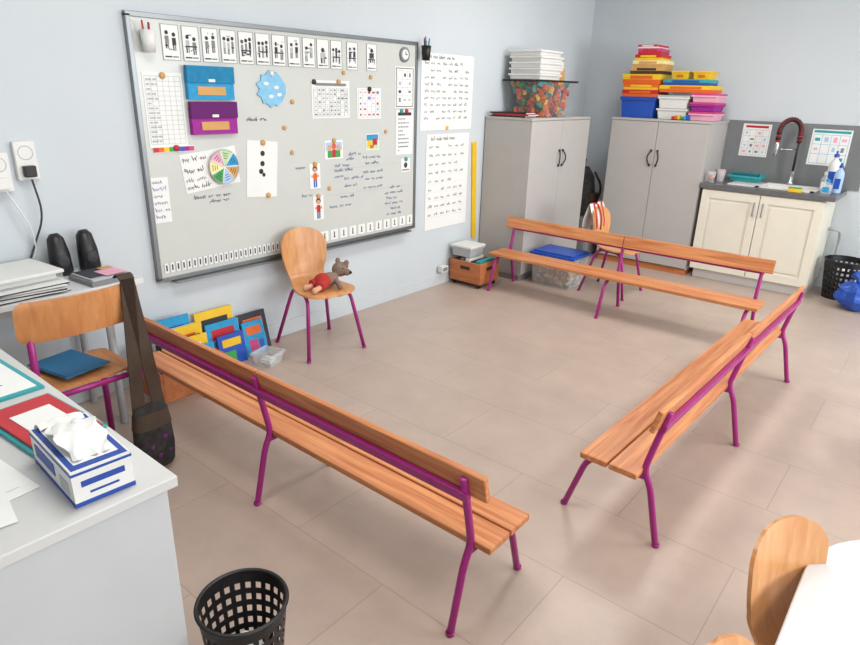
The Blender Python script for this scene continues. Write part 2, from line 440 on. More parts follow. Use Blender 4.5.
def picto():
    o = []; q = R.randint(1, 3)
    for i in range(q):
        u = (i+.5)/q*.8+.1; v = R.uniform(.62, .78); s = .010 if q > 1 else .014
        o += [('c', u, v, s, 'ink'), (u-.22/q, u+.22/q, v-.30, v-.09, R.choice(['ink', 'grey', 'lgrey'])), (u-.18/q, u-.04/q, v-.45, v-.28, 'ink'), (u+.04/q, u+.18/q, v-.45, v-.28, 'grey')]
    if R.random() < .6: o += [(.15, .85, .40, .44, 'ink'), (.2, .25, .24, .42, 'ink'), (.75, .8, .24, .42, 'ink')]
    for i in range(4):
        u, v = R.uniform(.1, .75), R.uniform(.25, .85); o.append((u, u+R.uniform(.05, .2), v, v+R.uniform(.02, .06), R.choice(['grey', 'lgrey', 'ink'])))
    return o+[(.12, .5, .08, .12, 'ink'), (.55, .88, .08, .12, 'grey')]
for y in ys: sheet('picture_card', y-.048, y+.048, 1.70, 1.868, picto()+[(0, 1, 0, .012, 'grey'), (0, .02, 0, 1, 'grey'), (.98, 1, 0, 1, 'grey'), (0, 1, .988, 1, 'grey')], th=.002)
sheet('attendance_sheet', 1.685, 1.90, 1.27, 1.64, table_grid(6, 14, 'faint')+lines(14, .08, .35, .06, .94, 'lgrey', .35), mag=[(.5, .96, 'tan')])
def pouch(y, z, m, m2):
    b = MB(); b.box(0, .03, -.14, .14, -.085, .055, m); b.box(.012, .037, -.143, .143, .0, .085, m2)
    b.box(.0305, .033, -.085, .085, -.062, -.018, 'tan'); b.box(.0372, .039, -.02, .02, .005, .02, 'white'); b.obj('wall_pouch', (BX, y, z), 0, .006)
pouch(2.055, 1.595, 'cyan', 'cyan2'); pouch(2.06, 1.415, 'magenta', 'darkpurple')
cols = ['red', 'orange', 'yellow', 'green', 'cyan', 'blue', 'magenta', 'pink']
sheet('colour_strip', 1.70, 1.93, 1.245, 1.275, [(i/8, (i+1)/8, .1, .9, cols[i]) for i in range(8)], mag=[(.55, .7, 'red')], x=BX+.003)
o = sheet('weekday_wheel_sheet', 1.85, 2.20, 1.035, 1.245, [], rot=radians(6))
b = MB(); handwriting(b, -.165, -.02, .07, 'ink', .0018, .010); handwriting(b, -.165, -.02, .01, 'ink', .0022, .011); handwriting(b, -.165, -.04, -.04, 'grey', .0016, .008); handwriting(b, -.165, -.02, -.08, 'ink', .0018, .010); b.obj('writing', parent=o)
b = MB(); wc = ['cyan', 'pgreen', 'ppink', 'pyellow', 'green', 'pblue', 'tan']
for k in range(7):
    a0 = 2*pi*k/7; vs = [(0, 0, 0)]+[(0, .095*cos(a0+2*pi/7*i/5), .095*sin(a0+2*pi/7*i/5)) for i in range(6)]
    b.add(vs, [(0, i, i+1) for i in range(1, 6)], wc[k])
    b.tube([(.0005, 0, 0), (.0005, .095*cos(a0), .095*sin(a0))], .004, 'paper', 5)
    for f in (.5, .65, .8): b.tube([(.0005, .095*f*cos(a0+.25), .095*f*sin(a0+.25)), (.0005, .095*f*cos(a0+.7), .095*f*sin(a0+.7))], .0016, 'ink', 5)
b.tube([(.0005, .095*cos(2*pi*i/30), .095*sin(2*pi*i/30)) for i in range(31)], .0025, 'lgrey', 5)
b.obj('day_wheel', (BX+.0185, 2.10, 1.15))
b = MB(); n = 22; vs = [(0, 0, 0)]+[(0, (.10+.014*sin(i*2.7))*cos(2*pi*i/n), (.095+.012*cos(i*3.1))*sin(2*pi*i/n)) for i in range(n)]
b.add(vs+[(.008, v[1], v[2]) for v in vs], [(n+1, n+2+i, n+2+(i+1) % n) for i in range(n)]+[(1+i, 1+(i+1) % n, n+2+(i+1) % n, n+2+i) for i in range(n)], 'pb2')
for (y, z) in ((-.04, .03), (.03, .01), (-.01, -.04), (.05, -.03)): b.ball((.008, y, z), (.002, .02, .01), 'paper')
b.lathe([(.014, 0), (.014, .008), (.010, .011)], (0, 0, 0), 'white', 14, T(.008, 0, .085, ry=radians(90)), cap1=True)
b.obj('paper_cutout', (BX, 2.47, 1.57))
sheet('dot_card', 2.26, 2.48, .95, 1.28, [('c', .5, .78, .016, 'black'), ('c', .5, .60, .016, 'black'), ('c', .46, .46, .016, 'black'), ('c', .55, .40, .012, 'black')], rot=radians(-5), mag=[(.5, .97, 'tan'), (.7, .03, 'tan')])
sheet('calendar_sheet', 2.775, 3.10, 1.40, 1.63, table_grid(9, 7, 'lgrey', v1=.8, fill=['lgrey', 'grey', 'faint'])+[(.1, .9, .86, .93, 'grey')], mag=[(.06, .95, 'black'), (.7, .97, 'tan')])
sheet('sticker_chart', 3.17, 3.40, 1.39, 1.59, table_grid(5, 5, 'lgrey', fill=['pblue', 'ppink', 'blueink', 'red']), mag=[(.5, .97, 'black')])
sheet('picture_print', 3.25, 3.38, 1.18, 1.29, [(.05, .95, .05, .95, 'pgreen'), (.05, .95, .6, .95, 'cyan'), (.1, .45, .2, .6, 'yellow'), (.5, .85, .3, .7, 'red'), (.3, .6, .1, .3, 'orange')])
sheet('diagram_sheet', 3.545, 3.755, 1.46, 1.74, [(.05, .95, .03, .97, 'ink'), (.08, .92, .05, .95, 'paper')]+table_grid(3, 4, 'lgrey', .12, .88, .1, .9, .01, ['grey', 'ink', 'lgrey']))
sheet('consonant_list', 3.56, 3.745, 1.13, 1.445, [(.1, .9, .88, .95, 'ink')]+lines(9, .12, .75, .05, .85, 'grey', .3), mag=[(.3, .98, 'teal'), (.6, .98, 'red')])
sheet('number_card', 3.62, 3.72, 1.0, 1.10, [('c', .5, .5, .02, 'ink'), (.1, .9, .1, .2, 'grey')], mag=[(.5, .95, 'teal')])
o = sheet('word_strip', 1.665, 1.76, .88, 1.12, [])
b = MB()
for i in range(6): handwriting(b, -.042, .042, .095-.037*i, 'blueink', .0016, .008)
b.obj('writing', parent=o)
def figure(y, z, h, c1, c2, hair):
    sheet('child_picture_card', y-h*.28, y+h*.28, z-h/2, z+h/2, [('c', .5, .78, h*.13, hair), ('c', .5, .74, h*.10, 'skin'), (.32, .68, .32, .62, c1), (.34, .48, .05, .33, c2), (.53, .66, .05, .33, c2), (.15, .33, .45, .55, 'skin'), (.67, .85, .45, .55, 'skin')], mag=[(.5, .98, 'tan')])
figure(2.78, 1.04, .16, 'orange', 'blue', 'brown'); figure(2.80, .83, .16, 'red', 'navy', 'brown')
sheet('group_picture_card', 2.87, 3.03, 1.14, 1.26, [(.05, .95, .45, .9, 'pblue'), ('c', .25, .6, .020, 'skin'), ('c', .5, .68, .020, 'orange'), ('c', .75, .6, .020, 'skin'), (.15, .85, .08, .45, 'green'), (.4, .6, .1, .5, 'red')], mag=[(.5, .98, 'tan')])
b = MB()
for (y, z, w_) in [(2.95, 1.09, .14), (2.95, 1.06, .2), (3.06, 1.13, .1), (3.04, 1.0, .18), (2.95, 1.02, .1), (3.04, .95, .12), (3.08, 1.16, .12), (3.22, 1.13, .2), (3.24, 1.09, .16), (3.22, 1.03, .2), (3.24, .98, .18), (3.22, .92, .2), (3.5, .90, .14), (3.44, .86, .2), (3.46, .82, .14), (3.44, .78, .2), (3.5, .74, .12), (3.46, .70, .16), (2.90, .82, .2), (3.0, .88, .14), (2.62, 1.1, .1), (2.66, .92, .09)]: handwriting(b, y, y+w_, z, 'blueink', .0013, .008, .0015)
for z in (1.12, .95): b.box(.0, .0006, 2.9, 3.75, z-.05, z-.048, 'lgrey')
for (y, z, w_) in [(2.28, 1.40, .14), (1.9, .99, .26), (2.0, .96, .15)]: handwriting(b, y, y+w_, z, 'ink', .0013, .008, .0015)
b.obj('board_writing', (BX+.0005, 0, 0))
for (y, z) in ((2.62, 1.5), (2.6, 1.2), (3.05, 1.68), (3.3, 1.66), (2.55, 1.35), (2.9, .95), (3.45, 1.3)):
    b = MB(); b.lathe([(.014, 0), (.014, .006), (.011, .009)], (0, 0, 0), 'tan', 14, T(0, 0, 0, ry=radians(90)), cap1=True); b.obj('magnet', (BX, y, z))
sheet('number_line', 1.68, 2.50, .60, .655, [(i/24+.006, i/24+.034, .0, 1, 'paper') for i in range(24)]+[(i/24+.014, i/24+.024, .2, .8, 'ink') for i in range(24)], base='lgrey')
for i in range(14):
    y = 2.55+.088*i; sheet('number_tile', y, y+.066, .595, .665, [(.43, .57, .2, .8, 'ink'), (.35, .65, .2, .27, 'ink')])
b = MB(); b.lathe([(.05, 0), (.05, .01), (.04, .014)], (0, 0, 0), 'grey', 24, T(0, 0, 0, ry=radians(90)), cap1=True); b.lathe([(.034, 0), (.03, .003)], (0, 0, 0), 'paper', 20, T(.014, 0, 0, ry=radians(90)), cap1=True)
b.box(.017, .019, -.003, .003, -.004, .022, 'ink'); b.box(.017, .019, -.003, .018, -.003, .003, 'ink'); b.obj('board_dial', (BX, 3.64, 1.82))
def cup(y, z, m, pens):
    b = MB(); b.lathe([(.028, 0), (.036, .10), (.033, .10), (.026, .004)], (0, 0, 0), m, 18, cap0=True, cap1=True)
    for k in range(pens):
        a = k*2.3; b.tube([(.012*cos(a), .012*sin(a), .01), (.022*cos(a), .022*sin(a), .13+.006*k)], .004, R.choice(['ink', 'red', 'blue', 'green']), 6)
    b.obj('pen_cup', (.072, y, z))
cup(1.72, 1.73, 'white', 3); cup(3.83, 1.79, 'black', 6)
poster('writing_poster', 3.86, 4.52, 1.29, 1.85, 9, 8, 'grey', mag=[(.5, .03, 'yellow')])
poster('writing_poster', 3.94, 4.50, .50, 1.26, 9, 6, 'grey')
b = MB(); b.box(0, .012, -.03, .03, -.42, .42, 'yellow')
for i in range(40): b.box(.0115, .0125, -.03, -.012 if i % 5 else 0, -.41+i*.0205, -.409+i*.0205, 'ink')
o = b.obj('yardstick', (.002, 4.60, .76), 0, .002); o.rotation_euler = (radians(4), 0, 0)
for (y, z) in ((1.10, 1.245), (.985, 1.20)):
    b = MB(); b.box(0, .03, -.045, .045, -.085, .085, 'white'); b.lathe([(.032, 0), (.030, .004), (.026, -.004)], (0, 0, 0), 'lgrey', 20, T(.03, 0, .035, ry=radians(90)), cap1=True)
    b.box(.03, .06, -.025, .025, -.07, -.02, 'black' if y > 1.05 else 'white')
    b.obj('wall_outlet', (0, y, z), 0, .005)
b = MB(); b.tube(fillet([(.05, 1.10, 1.165), (.06, 1.12, 1.0), (.03, 1.06, .85), (.03, 1.02, .76)], .08), .0045, 'ink', 6)
b.tube(fillet([(.05, .99, 1.12), (.06, 1.06, .95), (.025, 1.07, .83), (.02, 1.04, .78)], .1), .004, 'white', 6); b.obj('power_cable')

# ------------------------------------------------------------------ cabinets
def cabinet(loc, rz, w_, d_, h_, pl_):
    b = MB(); b.box(-w_/2+.01, w_/2-.01, .02, d_, 0, .06, pl_); b.box(-w_/2, w_/2, .02, d_, .05, h_-.02, 'cab'); b.box(-w_/2-.004, w_/2+.004, .0, d_, h_-.02, h_, 'cab')
    for sx in (-1, 1):
        x0, x1 = sorted((sx*.002, sx*(w_/2-.003))); b.box(x0, x1, 0, .019, .065, h_-.024, 'cab')
        pts = [(sx*.03, 0, h_*.80)]+[(sx*(.03+.022*sin(a)), -.012-.018*sin(a), h_*.80-.13*a/pi) for a in [pi*i/8 for i in range(9)]]+[(sx*.03, 0, h_*.80-.13)]
        b.tube(pts, .006, 'black', 8)
        for z in (h_*.80, h_*.80-.13): b.ball((sx*.03, -.008, z), (.010, .012, .012), 'black')
    b.obj('storage_cabinet', loc, rz, .0025)
cabinet((.475, 5.245, 0), radians(90), 1.05, .465, 1.39, 'cabdark')
cabinet((1.04, 6.0, 0), 0, .91, .54, 1.39, 'crate')

# sink unit
b = MB(); x0, x1, y0, y1 = 1.525, 2.50, 6.02, 6.54
b.box(x0+.02, x1-.02, y0+.05, y1, 0, .09, 'white'); b.box(x0, x1, y0, y1, .09, .83, 'sinkwhite')
for (a, c) in ((x0+.005, (x0+x1)/2-.003), ((x0+x1)/2+.003, x1-.005)):
    b.box(a, c, y0-.02, y0, .10, .82, 'sinkwhite')
    for (p, q, r, s) in ((a, c, .10, .17), (a, c, .75, .82), (a, a+.065, .17, .75), (c-.065, c, .17, .75)): b.box(p, q, y0-.030, y0-.019, r, s, 'sinkwhite')
    b.box(a+.088, c-.088, y0-.028, y0-.02, .193, .727, 'sinkwhite')
for x in ((x0+x1)/2-.035, (x0+x1)/2+.035):
    b.tube(fillet([(x, y0-.028, .64), (x, y0-.055, .645), (x, y0-.055, .745), (x, y0-.028, .75)], .015), .005, 'grey', 8)
sx0, sx1, sy0, sy1 = 1.95, 2.36, 6.12, 6.42
for (p, q, r, s) in ((1.505, 2.56, 5.975, sy0), (1.505, 2.56, sy1, 6.545), (1.505, sx0, sy0, sy1), (sx1, 2.56, sy0, sy1)): b.box(p, q, r, s, .832, .87, 'counter')
b.box(sx0-.02, sx0+.01, sy0-.02, sy1+.02, .868, .88, 'white'); b.box(sx1-.01, sx1+.02, sy0-.02, sy1+.02, .868, .88, 'white')
b.box(sx0-.02, sx1+.02, sy0-.02, sy0+.01, .868, .88, 'white'); b.box(sx0-.02, sx1+.02, sy1-.01, sy1+.06, .868, .88, 'white')
b.bin((sx0+sx1)/2, (sy0+sy1)/2, .72, sx1-sx0, sy1-sy0, .15, 'white', rim=.001)
b.box(1.70, 1.92, 6.1, 6.48, .868, .878, 'white')
for i in range(7): b.box(1.715+i*.029, 1.725+i*.029, 6.13, 6.45, .876, .883, 'lgrey')
b.obj('sink_cabinet', bevel=.003)
simple('backsplash', 1.50, 2.64, YB-.0125, YB-.0005, .872, 1.40, 'splash')
# spring tap
b = MB(); b.lathe([(.03, 0), (.028, .02), (.018, .03), (.018, .12)], (0, 0, 0), 'steel', 16, cap0=True, cap1=True)
b.tube([(0, 0, .1), (0, 0, .42)], .010, 'black', 8)
arc = [(0, 0, .36), (0, 0, .42)]+[(0, -.085+.085*cos(a), .45+.10*sin(a)) for a in [pi*i/14 for i in range(15)]]+[(0, -.17, .36)]
b.tube(arc, .017, 'red', 8)
for i in range(len(arc)-1):
    for f in (0, .5):
        p = Vector(arc[i]).lerp(Vector(arc[i+1]), f); q = Vector(arc[i]).lerp(Vector(arc[i+1]), f+.3); b.tube([p, q], .022, 'black', 8)
b.lathe([(.014, 0), (.02, .02), (.02, .10), (.014, .13)], (0, -.17, .24), 'steel', 12, cap0=True, cap1=True)
b.tube([(0, 0, .30), (0, -.17, .30)], .006, 'steel', 8); b.tube([(.015, 0, .07), (.07, -.01, .11)], .007, 'steel', 8)
b.obj('kitchen_tap', (2.13, 6.44, .881), radians(-65))
sheet('hygiene_poster', 1.63, 1.87, 1.09, 1.375, [(.1, .9, .88, .95, 'red')]+table_grid(4, 4, 'grey', .05, .95, .05, .82, .006, ['ppink', 'grey', 'pblue']), x=.0135, wall='back')
sheet('hygiene_poster', 2.20, 2.50, 1.06, 1.36, [(.04, .96, .9, .97, 'teal')]+table_grid(4, 3, 'cyan', .05, .95, .05, .85, .008, ['pblue', 'teal', 'ppink', 'grey']), x=.0135, wall='back')
def bottle(x, y, m, cap, h=.2, r=.032, name='soap_bottle', z=.871):
    b = MB(); b.lathe([(r*.9, 0), (r, .01), (r, h*.6), (r*.85, h*.72), (r*.35, h*.82), (r*.35, h*.86)], (0, 0, 0), m, 18, cap0=True, cap1=True)
    b.lathe([(r*.45, h*.86), (r*.45, h*.94), (r*.15, h*.95), (r*.15, h)], (0, 0, 0), cap, 12, cap1=True); b.box(-.006, .006, -.035, .006, h*.97, h*1.02, cap); b.box(-r*.6, r*.6, -r-.001, -r+.004, h*.15, h*.5, cap)
    b.obj(name, (x, y, z), 0, .001)
bottle(2.44, 6.42, 'white', 'blue', .32, .045); bottle(2.51, 6.27, 'pblue', 'blue', .24, .036); bottle(2.41, 6.29, 'clear', 'white', .16, .028); bottle(2.46, 6.13, 'clear', 'cyan', .12, .04)
b = MB(); b.bin(0, 0, 0, .26, .16, .05, 'teal', .005); [b.box(-.12+i*.03, -.117+i*.03, -.07, .07, .01, .07, 'teal') for i in range(9)]; b.obj('dish_rack', (1.78, 6.38, .884))
b = MB(); b.lathe([(.026, 0), (.036, .10), (.034, .10), (.025, .004)], (0, 0, 0), 'clear', 18, cap0=True); b.ball((0, 0, .045), (.026, .026, .03), 'orange'); b.obj('plastic_cup', (1.56, 6.08, .871))
b = MB(); b.lathe([(.03, 0), (.038, .11), (.036, .11), (.029, .004)], (0, 0, 0), 'clear', 18, cap0=True); b.obj('plastic_cup', (1.60, 6.22, .871))
b = MB(); b.lathe([(.03, 0), (.035, .09), (.033, .09), (.029, .004)], (0, 0, 0), 'red', 18, cap0=True); b.tube([(0, -.035, .07), (0, -.06, .055), (0, -.033, .03)], .004, 'red', 6); b.obj('mug', (1.555, 6.40, .871))
b = MB(); b.box(-.05, .05, -.03, .03, 0, .03, 'yellow'); b.box(-.05, .05, -.03, .03, .03, .038, 'green'); b.obj('sponge', (2.25, 6.04, .871), .1, .004)
# waste baskets
def basket(name, loc, r0, r1, h, m, tissue):
    b = MB(); C, Rr = 48, 15; vs = []; fs = []
    for i in range(Rr+1):
        for k in range(C):
            a = 2*pi*k/C; r = r0+(r1-r0)*i/Rr; vs.append((r*cos(a), r*sin(a), h*i/Rr))
    for i in range(Rr):
        for k in range(C):
            if i > 1 and i < Rr-1 and i % 2 == 0 and k % 2 == 0: continue
            fs.append((i*C+k, i*C+(k+1) % C, (i+1)*C+(k+1) % C, (i+1)*C+k))
    fs.append(tuple(range(C))[::-1]); b.add(vs, fs, m, True)
    b.tube([(r1*cos(2*pi*k/C), r1*sin(2*pi*k/C), h) for k in range(C+1)], .006, m, 8, caps=False)
    for q in range(3 if tissue else 6):
        sp = .03 if tissue else .05
        c = Vector((R.uniform(-sp, sp), R.uniform(-sp, sp), .06+.035*q)); n = 12
        b2 = MB(); b2.ball(c, .05, 'paper', n=n)
        b.add([c+(v-c)*R.uniform(.75, 1.15) for v in b2.v], b2.f, 'paper', False)
    b.obj(name, loc)
basket('waste_basket', (2.075, .73, .001), .09, .118, .29, 'black', True)
basket('waste_basket', (2.71, 6.28, .001), .12, .16, .33, 'black', False)
b = MB(); b2 = MB(); b2.ball((0, 0, .12), (.15, .13, .12), 'blue', n=28)
b.add([Vector((v.x*(1+.12*sin(v.z*60+v.x*30)+.05*sin(v.y*90)), v.y*(1+.12*cos(v.x*50)+.05*sin(v.z*80)), max(0, v.z*(1+.06*sin(v.x*70+v.y*40))))) for v in b2.v], b2.f, 'blue', False); b.tube([(0, 0, .21), (.01, 0, .26), (.05, .01, .30)], [.04, .015, .045], 'blue'); b.tube([(0, 0, .21), (-.01, 0, .26), (-.05, .02, .29)], [.04, .015, .04], 'blue', 7); b.obj('plastic_bag', (2.87, 5.97, 0))
b = MB(); b.tube(fillet([(2.60, 6.5, .012), (2.60, 6.5, .45), (2.60, 6.4, .55), (2.51, 6.4, .55)], .05), .014, 'lgrey'); b.obj('drain_pipe')

# ------------------------------------------------------------------ clutter on cabinets
CT = 1.392
b = MB(); b.bin(0, 0, 0, .42, .52, .30, 'tubclear', .004, .82, rimm='black')
for i in range(340):
    x, y, z = R.uniform(-.185, .185), R.uniform(-.235, .235), R.uniform(.02, .28); k = .84+.12*z/.3; M = T(x*k, y*k, z, R.random()*3, R.random()*3, R.random()*3)
    h = R.uniform(.016, .03); c_ = R.choice(['orange', 'orange', 'orange', 'green', 'red', 'yellow', 'teal', 'orange']); b.box(-h, h, -.018, .018, -.014, .014, c_, M); b.lathe([(.008, .014), (.008, .02)], (0, 0, 0), c_, 8, M, cap1=True)
b.obj('toy_brick_tub', (.245, 5.20, CT))
z = CT+.302
for i in range(5):
    b = MB(); b.bin(0, 0, 0, .30, .36, .045, 'white', .005, .95, .008); b.box(-.13, .13, -.16, .16, .015, .035, R.choice(['paper', 'lgrey', 'pyellow'])); b.obj('paper_tray', (.23+R.uniform(-.01, .01), 5.12+R.uniform(-.01, .01), z), R.uniform(-.03, .03), .002); z += .0465
b = MB(); b.box(-.08, .08, -.07, .07, 0, .10, 'tan'); b.box(-.07, .07, -.06, .06, .10, .16, 'white'); b.box(-.06, .075, -.065, .06, .16, .2, 'lgrey'); b.obj('cardboard_box', (.24, 5.41, CT+.302), .0, .002)
for i, (m, dx) in enumerate((('black', 0), ('red', .02), ('black', -.01))):
    b = MB(); b.box(-.17, .17, -.09, .09, 0, .012, m); b.box(-.165, .172, -.085, .085, .003, .009, 'paper'); b.obj('book', (.22+dx, 4.83, CT+i*.0125), .05*i, .001)
def bn(name, x, y, z, w_, d_, h_, m, lid=None):
    b = MB(); b.bin(0, 0, 0, w_, d_, h_, m, .005, .9, .008)
    if lid: b.box(-w_/2-.01, w_/2+.01, -d_/2-.01, d_/2+.01, h_, h_+.015, lid)
    b.obj(name, (x, y, z), 0, .003)
yb = 6.24
bn('storage_bin', .775, yb, CT, .33, .28, .17, 'blue', 'blue')
bn('storage_bin', 1.105, yb, CT, .27, .28, .09, 'white'); bn('storage_bin', 1.105, yb, CT+.092, .27, .28, .10, 'white', 'lgrey')
def gbox(x, y, z, w_, d_, h_, m, m2, rz=0):
    b = MB(); b.box(-w_/2, w_/2, -d_/2, d_/2, 0, h_*.55, m2); b.box(-w_/2-.003, w_/2+.003, -d_/2-.003, d_/2+.003, h_*.45, h_, m); b.box(-w_*.3, w_*.3, -d_/2-.0045, -d_/2-.002, h_*.5, h_*.85, m2); b.obj('board_game_box', (x, y, z), rz, .002)
z = CT+.187
for (w_, h_, m, m2, rz, dx) in ((.34, .06, 'red', 'orange', 0, 0), (.33, .05, 'orange', 'yellow', .03, 0), (.36, .085, 'yellow', 'orange', -.02, 0), (.30, .06, 'tan', 'brown', .04, .03), (.28, .055, 'pyellow', 'tan', 0, .04), (.24, .05, 'red', 'yellow', .05, .03), (.21, .05, 'pink', 'red', .1, .03), (.18, .03, 'red', 'white', 0, .02)):
    gbox(.78+dx, yb, z, w_, .27, h_, m, m2, rz); z += h_+.001
for k, (m, m2) in enumerate((('pink', 'ppink'), ('pink', 'magenta'), ('pink', 'ppink'))):
    bn('craft_box', 1.375, yb, CT+k*.077, .21, .28, .06, m2, m)
gbox(1.20, yb, CT+.2325, .47, .28, .06, 'yellow', 'orange'); gbox(1.19, yb, CT+.2935, .40, .26, .05, 'teal', 'boxblue')
for i, x in enumerate((1.12, 1.31)):
    b = MB(); b.bin(0, 0, 0, .15, .2, .07, 'yellow', .004, .9, .006); b.box(-.03, .03, -.105, -.095, .02, .04, 'orange'); b.box(-.06, .06, -.08, .08, .01, .05, 'orange'); b.obj('small_crate', (x, yb, CT+.3445), 0, .002)
b = MB()
for i in range(6): b.box(-.08+i*.027, -.058+i*.027, -.018, .018, .004, .03+.006*(i % 3), cols[i])
b.box(-.085, .085, -.02, .02, 0, .006, 'black'); b.obj('toy_car_set', (1.22, 6.04, CT))
# between the cabinets
b = MB(); b.tube([(0, 0, 0.02), (0, 0, .20), (0, 0, .40), (0, 0, .50)], [.15, .17, .14, .06], 'cloth', 14, flat=(.8, 1)); b.tube(fillet([(.10, .05, .45), (.19, .06, .3), (.14, .05, .1)], .08), .012, 'brown', 8); b.tube([(0, 0, .50), (0, .04, .57), (0, -.02, .52)], .01, 'brown', 8)
b.box(.09, .15, -.09, .09, .08, .24, 'brown'); b.obj('backpack', (.28, 6.15, .390), .2, .01)
b = MB(); b.box(-.2, .2, -.22, .22, 0, .40, 'grey'); b.box(.2, .21, -.2, .2, .02, .19, 'cabdark'); b.box(.2, .21, -.2, .2, .21, .38, 'cabdark'); b.tube([(.22, -.04, .3), (.22, .04, .3)], .005, 'black', 6); b.tube([(.22, -.04, .11), (.22, .04, .11)], .005, 'black', 6)
b.obj('drawer_unit', (.27, 6.15, .001), 0, .004)

# clear toy box, towel, wheeled crate
b = MB(); b.bin(0, 0, 0, .40, .30, .27, 'clear', .004, .9, .01)
for i in range(190):
    x, y, z = R.uniform(-.165, .165), R.uniform(-.12, .12), R.uniform(.02, .24); M = T(x, y, z, R.random()*3, R.random()*3, R.random()*3); b.box(-.022, .022, -.013, .013, -.013, .013, R.choice(['tan', 'tan', 'skin', 'paper', 'pyellow']), M)
b.box(-.19, .19, -.14, .14, .275, .30, 'blue'); b.box(-.215, .215, -.165, .165, .265, .285, 'blue'); b.obj('toy_box', (.74, 4.93, .001), 0, .003)
b = MB(); g = []
for i in range(14):
    f = i/13; g.append([(-.02+.05*cos(f*pi)+.006*sin(j*1.5), (j-5)*.024+.008*sin(i), .735-.22*abs(2*f-1)**1.2+.01*sin(j+i)) for j in range(11)])
b.shell(g, .004, 'white')
for j in (2, 5, 8): b.tube([Vector(r[j])+Vector((.009 if k < 7 else -.009, 0, .003)) for k, r in enumerate(g)], .007, 'red', 6)
b.obj('tea_towel', (.985, 5.05, 0))
b = MB(); b.box(-.16, .16, -.14, .14, .04, .055, 'crate')
for (p, q, r, s) in ((-.16, .16, -.14, -.125), (-.16, .16, .125, .14), (-.16, -.145, -.125, .125), (.145, .16, -.125, .125)): b.box(p, q, r, s, .055, .22, 'crate')
b.box(-.05, .05, -.142, -.138, .15, .18, 'brown'); b.box(.1595, .162, -.05, .05, .15, .18, 'brown')
for i in range(5): b.box(-.13+i*.055, -.09+i*.055, -.11, .1, .06, .225+.01*(i % 3), ['ink', 'grey', 'paper', 'ink', 'teal'][i])
for sx in (-1, 1):
    for sy in (-1, 1): b.tube([(sx*.13-.01, sy*.11, .02), (sx*.13+.01, sy*.11, .02)], .02, 'black', 14); b.box(sx*.13-.005, sx*.13+.005, sy*.11-.005, sy*.11+.005, .02, .045, 'grey')
b.obj('wheeled_crate', (.20, 4.40, .0), 0, .003)
bn('storage_bin', .14, 4.37, .252, .2, .2, .08, 'lgrey', 'white')
b = MB(); b.box(0, .05, -.04, .04, 0, .05, 'white'); b.box(.05, .052, -.03, .03, .01, .04, 'grey'); b.obj('wall_socket', (.015, 4.16, .12), 0, .003)

# books near the wall
b = MB(); b.box(-.13, .13, -.2, .2, 0, .015, 'crate')
for (p, q, r, s) in ((-.13, .13, -.2, -.185), (-.13, .13, .185, .2), (-.13, -.115, -.185, .185), (.115, .13, -.185, .185)): b.box(p, q, r, s, .015, .17, 'crate')
b.obj('book_crate', (.22, 1.62, .001), 0, .003)
bc = [('cyan', 'blue'), ('white', 'red'), ('yellow', 'orange'), ('ink', 'yellow'), ('yellow', 'white'), ('cyan', 'blue')]
def pbook(x, y, z, w_, h_, c, tilt, rz=0, th=.014):
    b = MB(); b.box(0, th, -w_/2, w_/2, 0, h_, c[0]); b.box(.002, th-.002, -w_/2+.003, w_/2+.002, .003, h_+.0005-.003, 'paper')
    b.box(th, th+.0008, -w_*.35, w_*.35, h_*.6, h_*.85, c[1]); b.box(th, th+.0008, -w_*.3, w_*.1, h_*.12, h_*.45, R.choice(['orange', 'green', 'pink', 'cyan'])); b.box(th, th+.0009, w_*.15, w_*.38, h_*.15, h_*.4, R.choice(['yellow', 'white', 'blue']))
    o = b.obj('picture_book', (x, y, z), rz); o.rotation_euler = (0, tilt, rz); return o
for i in range(6): pbook(.125+i*.035, 1.60+.012*(i % 3)+.02, .018, .26, .32-.02*i+.03*((i+1) % 2), bc[i], radians(-6))
pbook(.075, 1.94, .0, .25, .33, ('yellow', 'ink'), radians(-8)); pbook(.115, 1.96, .0, .22, .26, ('cyan', 'red'), radians(-8)); pbook(.16, 1.98, .0, .18, .19, ('blue', 'yellow'), radians(-9))
pbook(.09, 2.20, .0, .20, .25, ('ink', 'orange'), radians(-14)); pbook(.13, 2.17, .0, .15, .21, ('cyan', 'orange'), radians(-15))
b = MB(); b.bin(0, 0, 0, .14, .14, .08, 'clear', .004, .8, .006); b.box(-.04, .03, -.03, .04, .006, .03, 'paper'); b.obj('plastic_tub', (.31, 2.12, .001), .3)

# ------------------------------------------------------------------ table against the wall
b = MB(); b.box(.02, .42, -.4, 1.37, .695, .72, 'tabletop')
for (x, y) in ((.05, -.36), (.38, -.36), (.05, 1.20), (.38, 1.20)): b.tube([(x, y, 0), (x, y, .695)], .018, 'lgrey')
b.box(.04, .40, -.36, 1.22, .665, .695, 'lgrey'); b.obj('side_table', bevel=.003)
b = MB()
for i in range(9): b.box(-.15, .15, -.19, .19, i*.005, i*.005+.004, ['ink', 'paper', 'paper', 'ink', 'paper', 'lgrey', 'paper', 'ink', 'paper'][i], T(0, 0, 0, rz=R.uniform(-.1, .1)))
b.obj('paper_stack', (.245, .86, .721))
b = MB(); b.box(-.14, .14, -.14, .14, 0, .035, 'clear'); b.box(-.145, .145, -.145, .145, .03, .045, 'white'); b.box(-.12, .12, -.12, .12, .002, .025, 'paper'); b.obj('plastic_case', (.22, .90, .768), .1, .004)
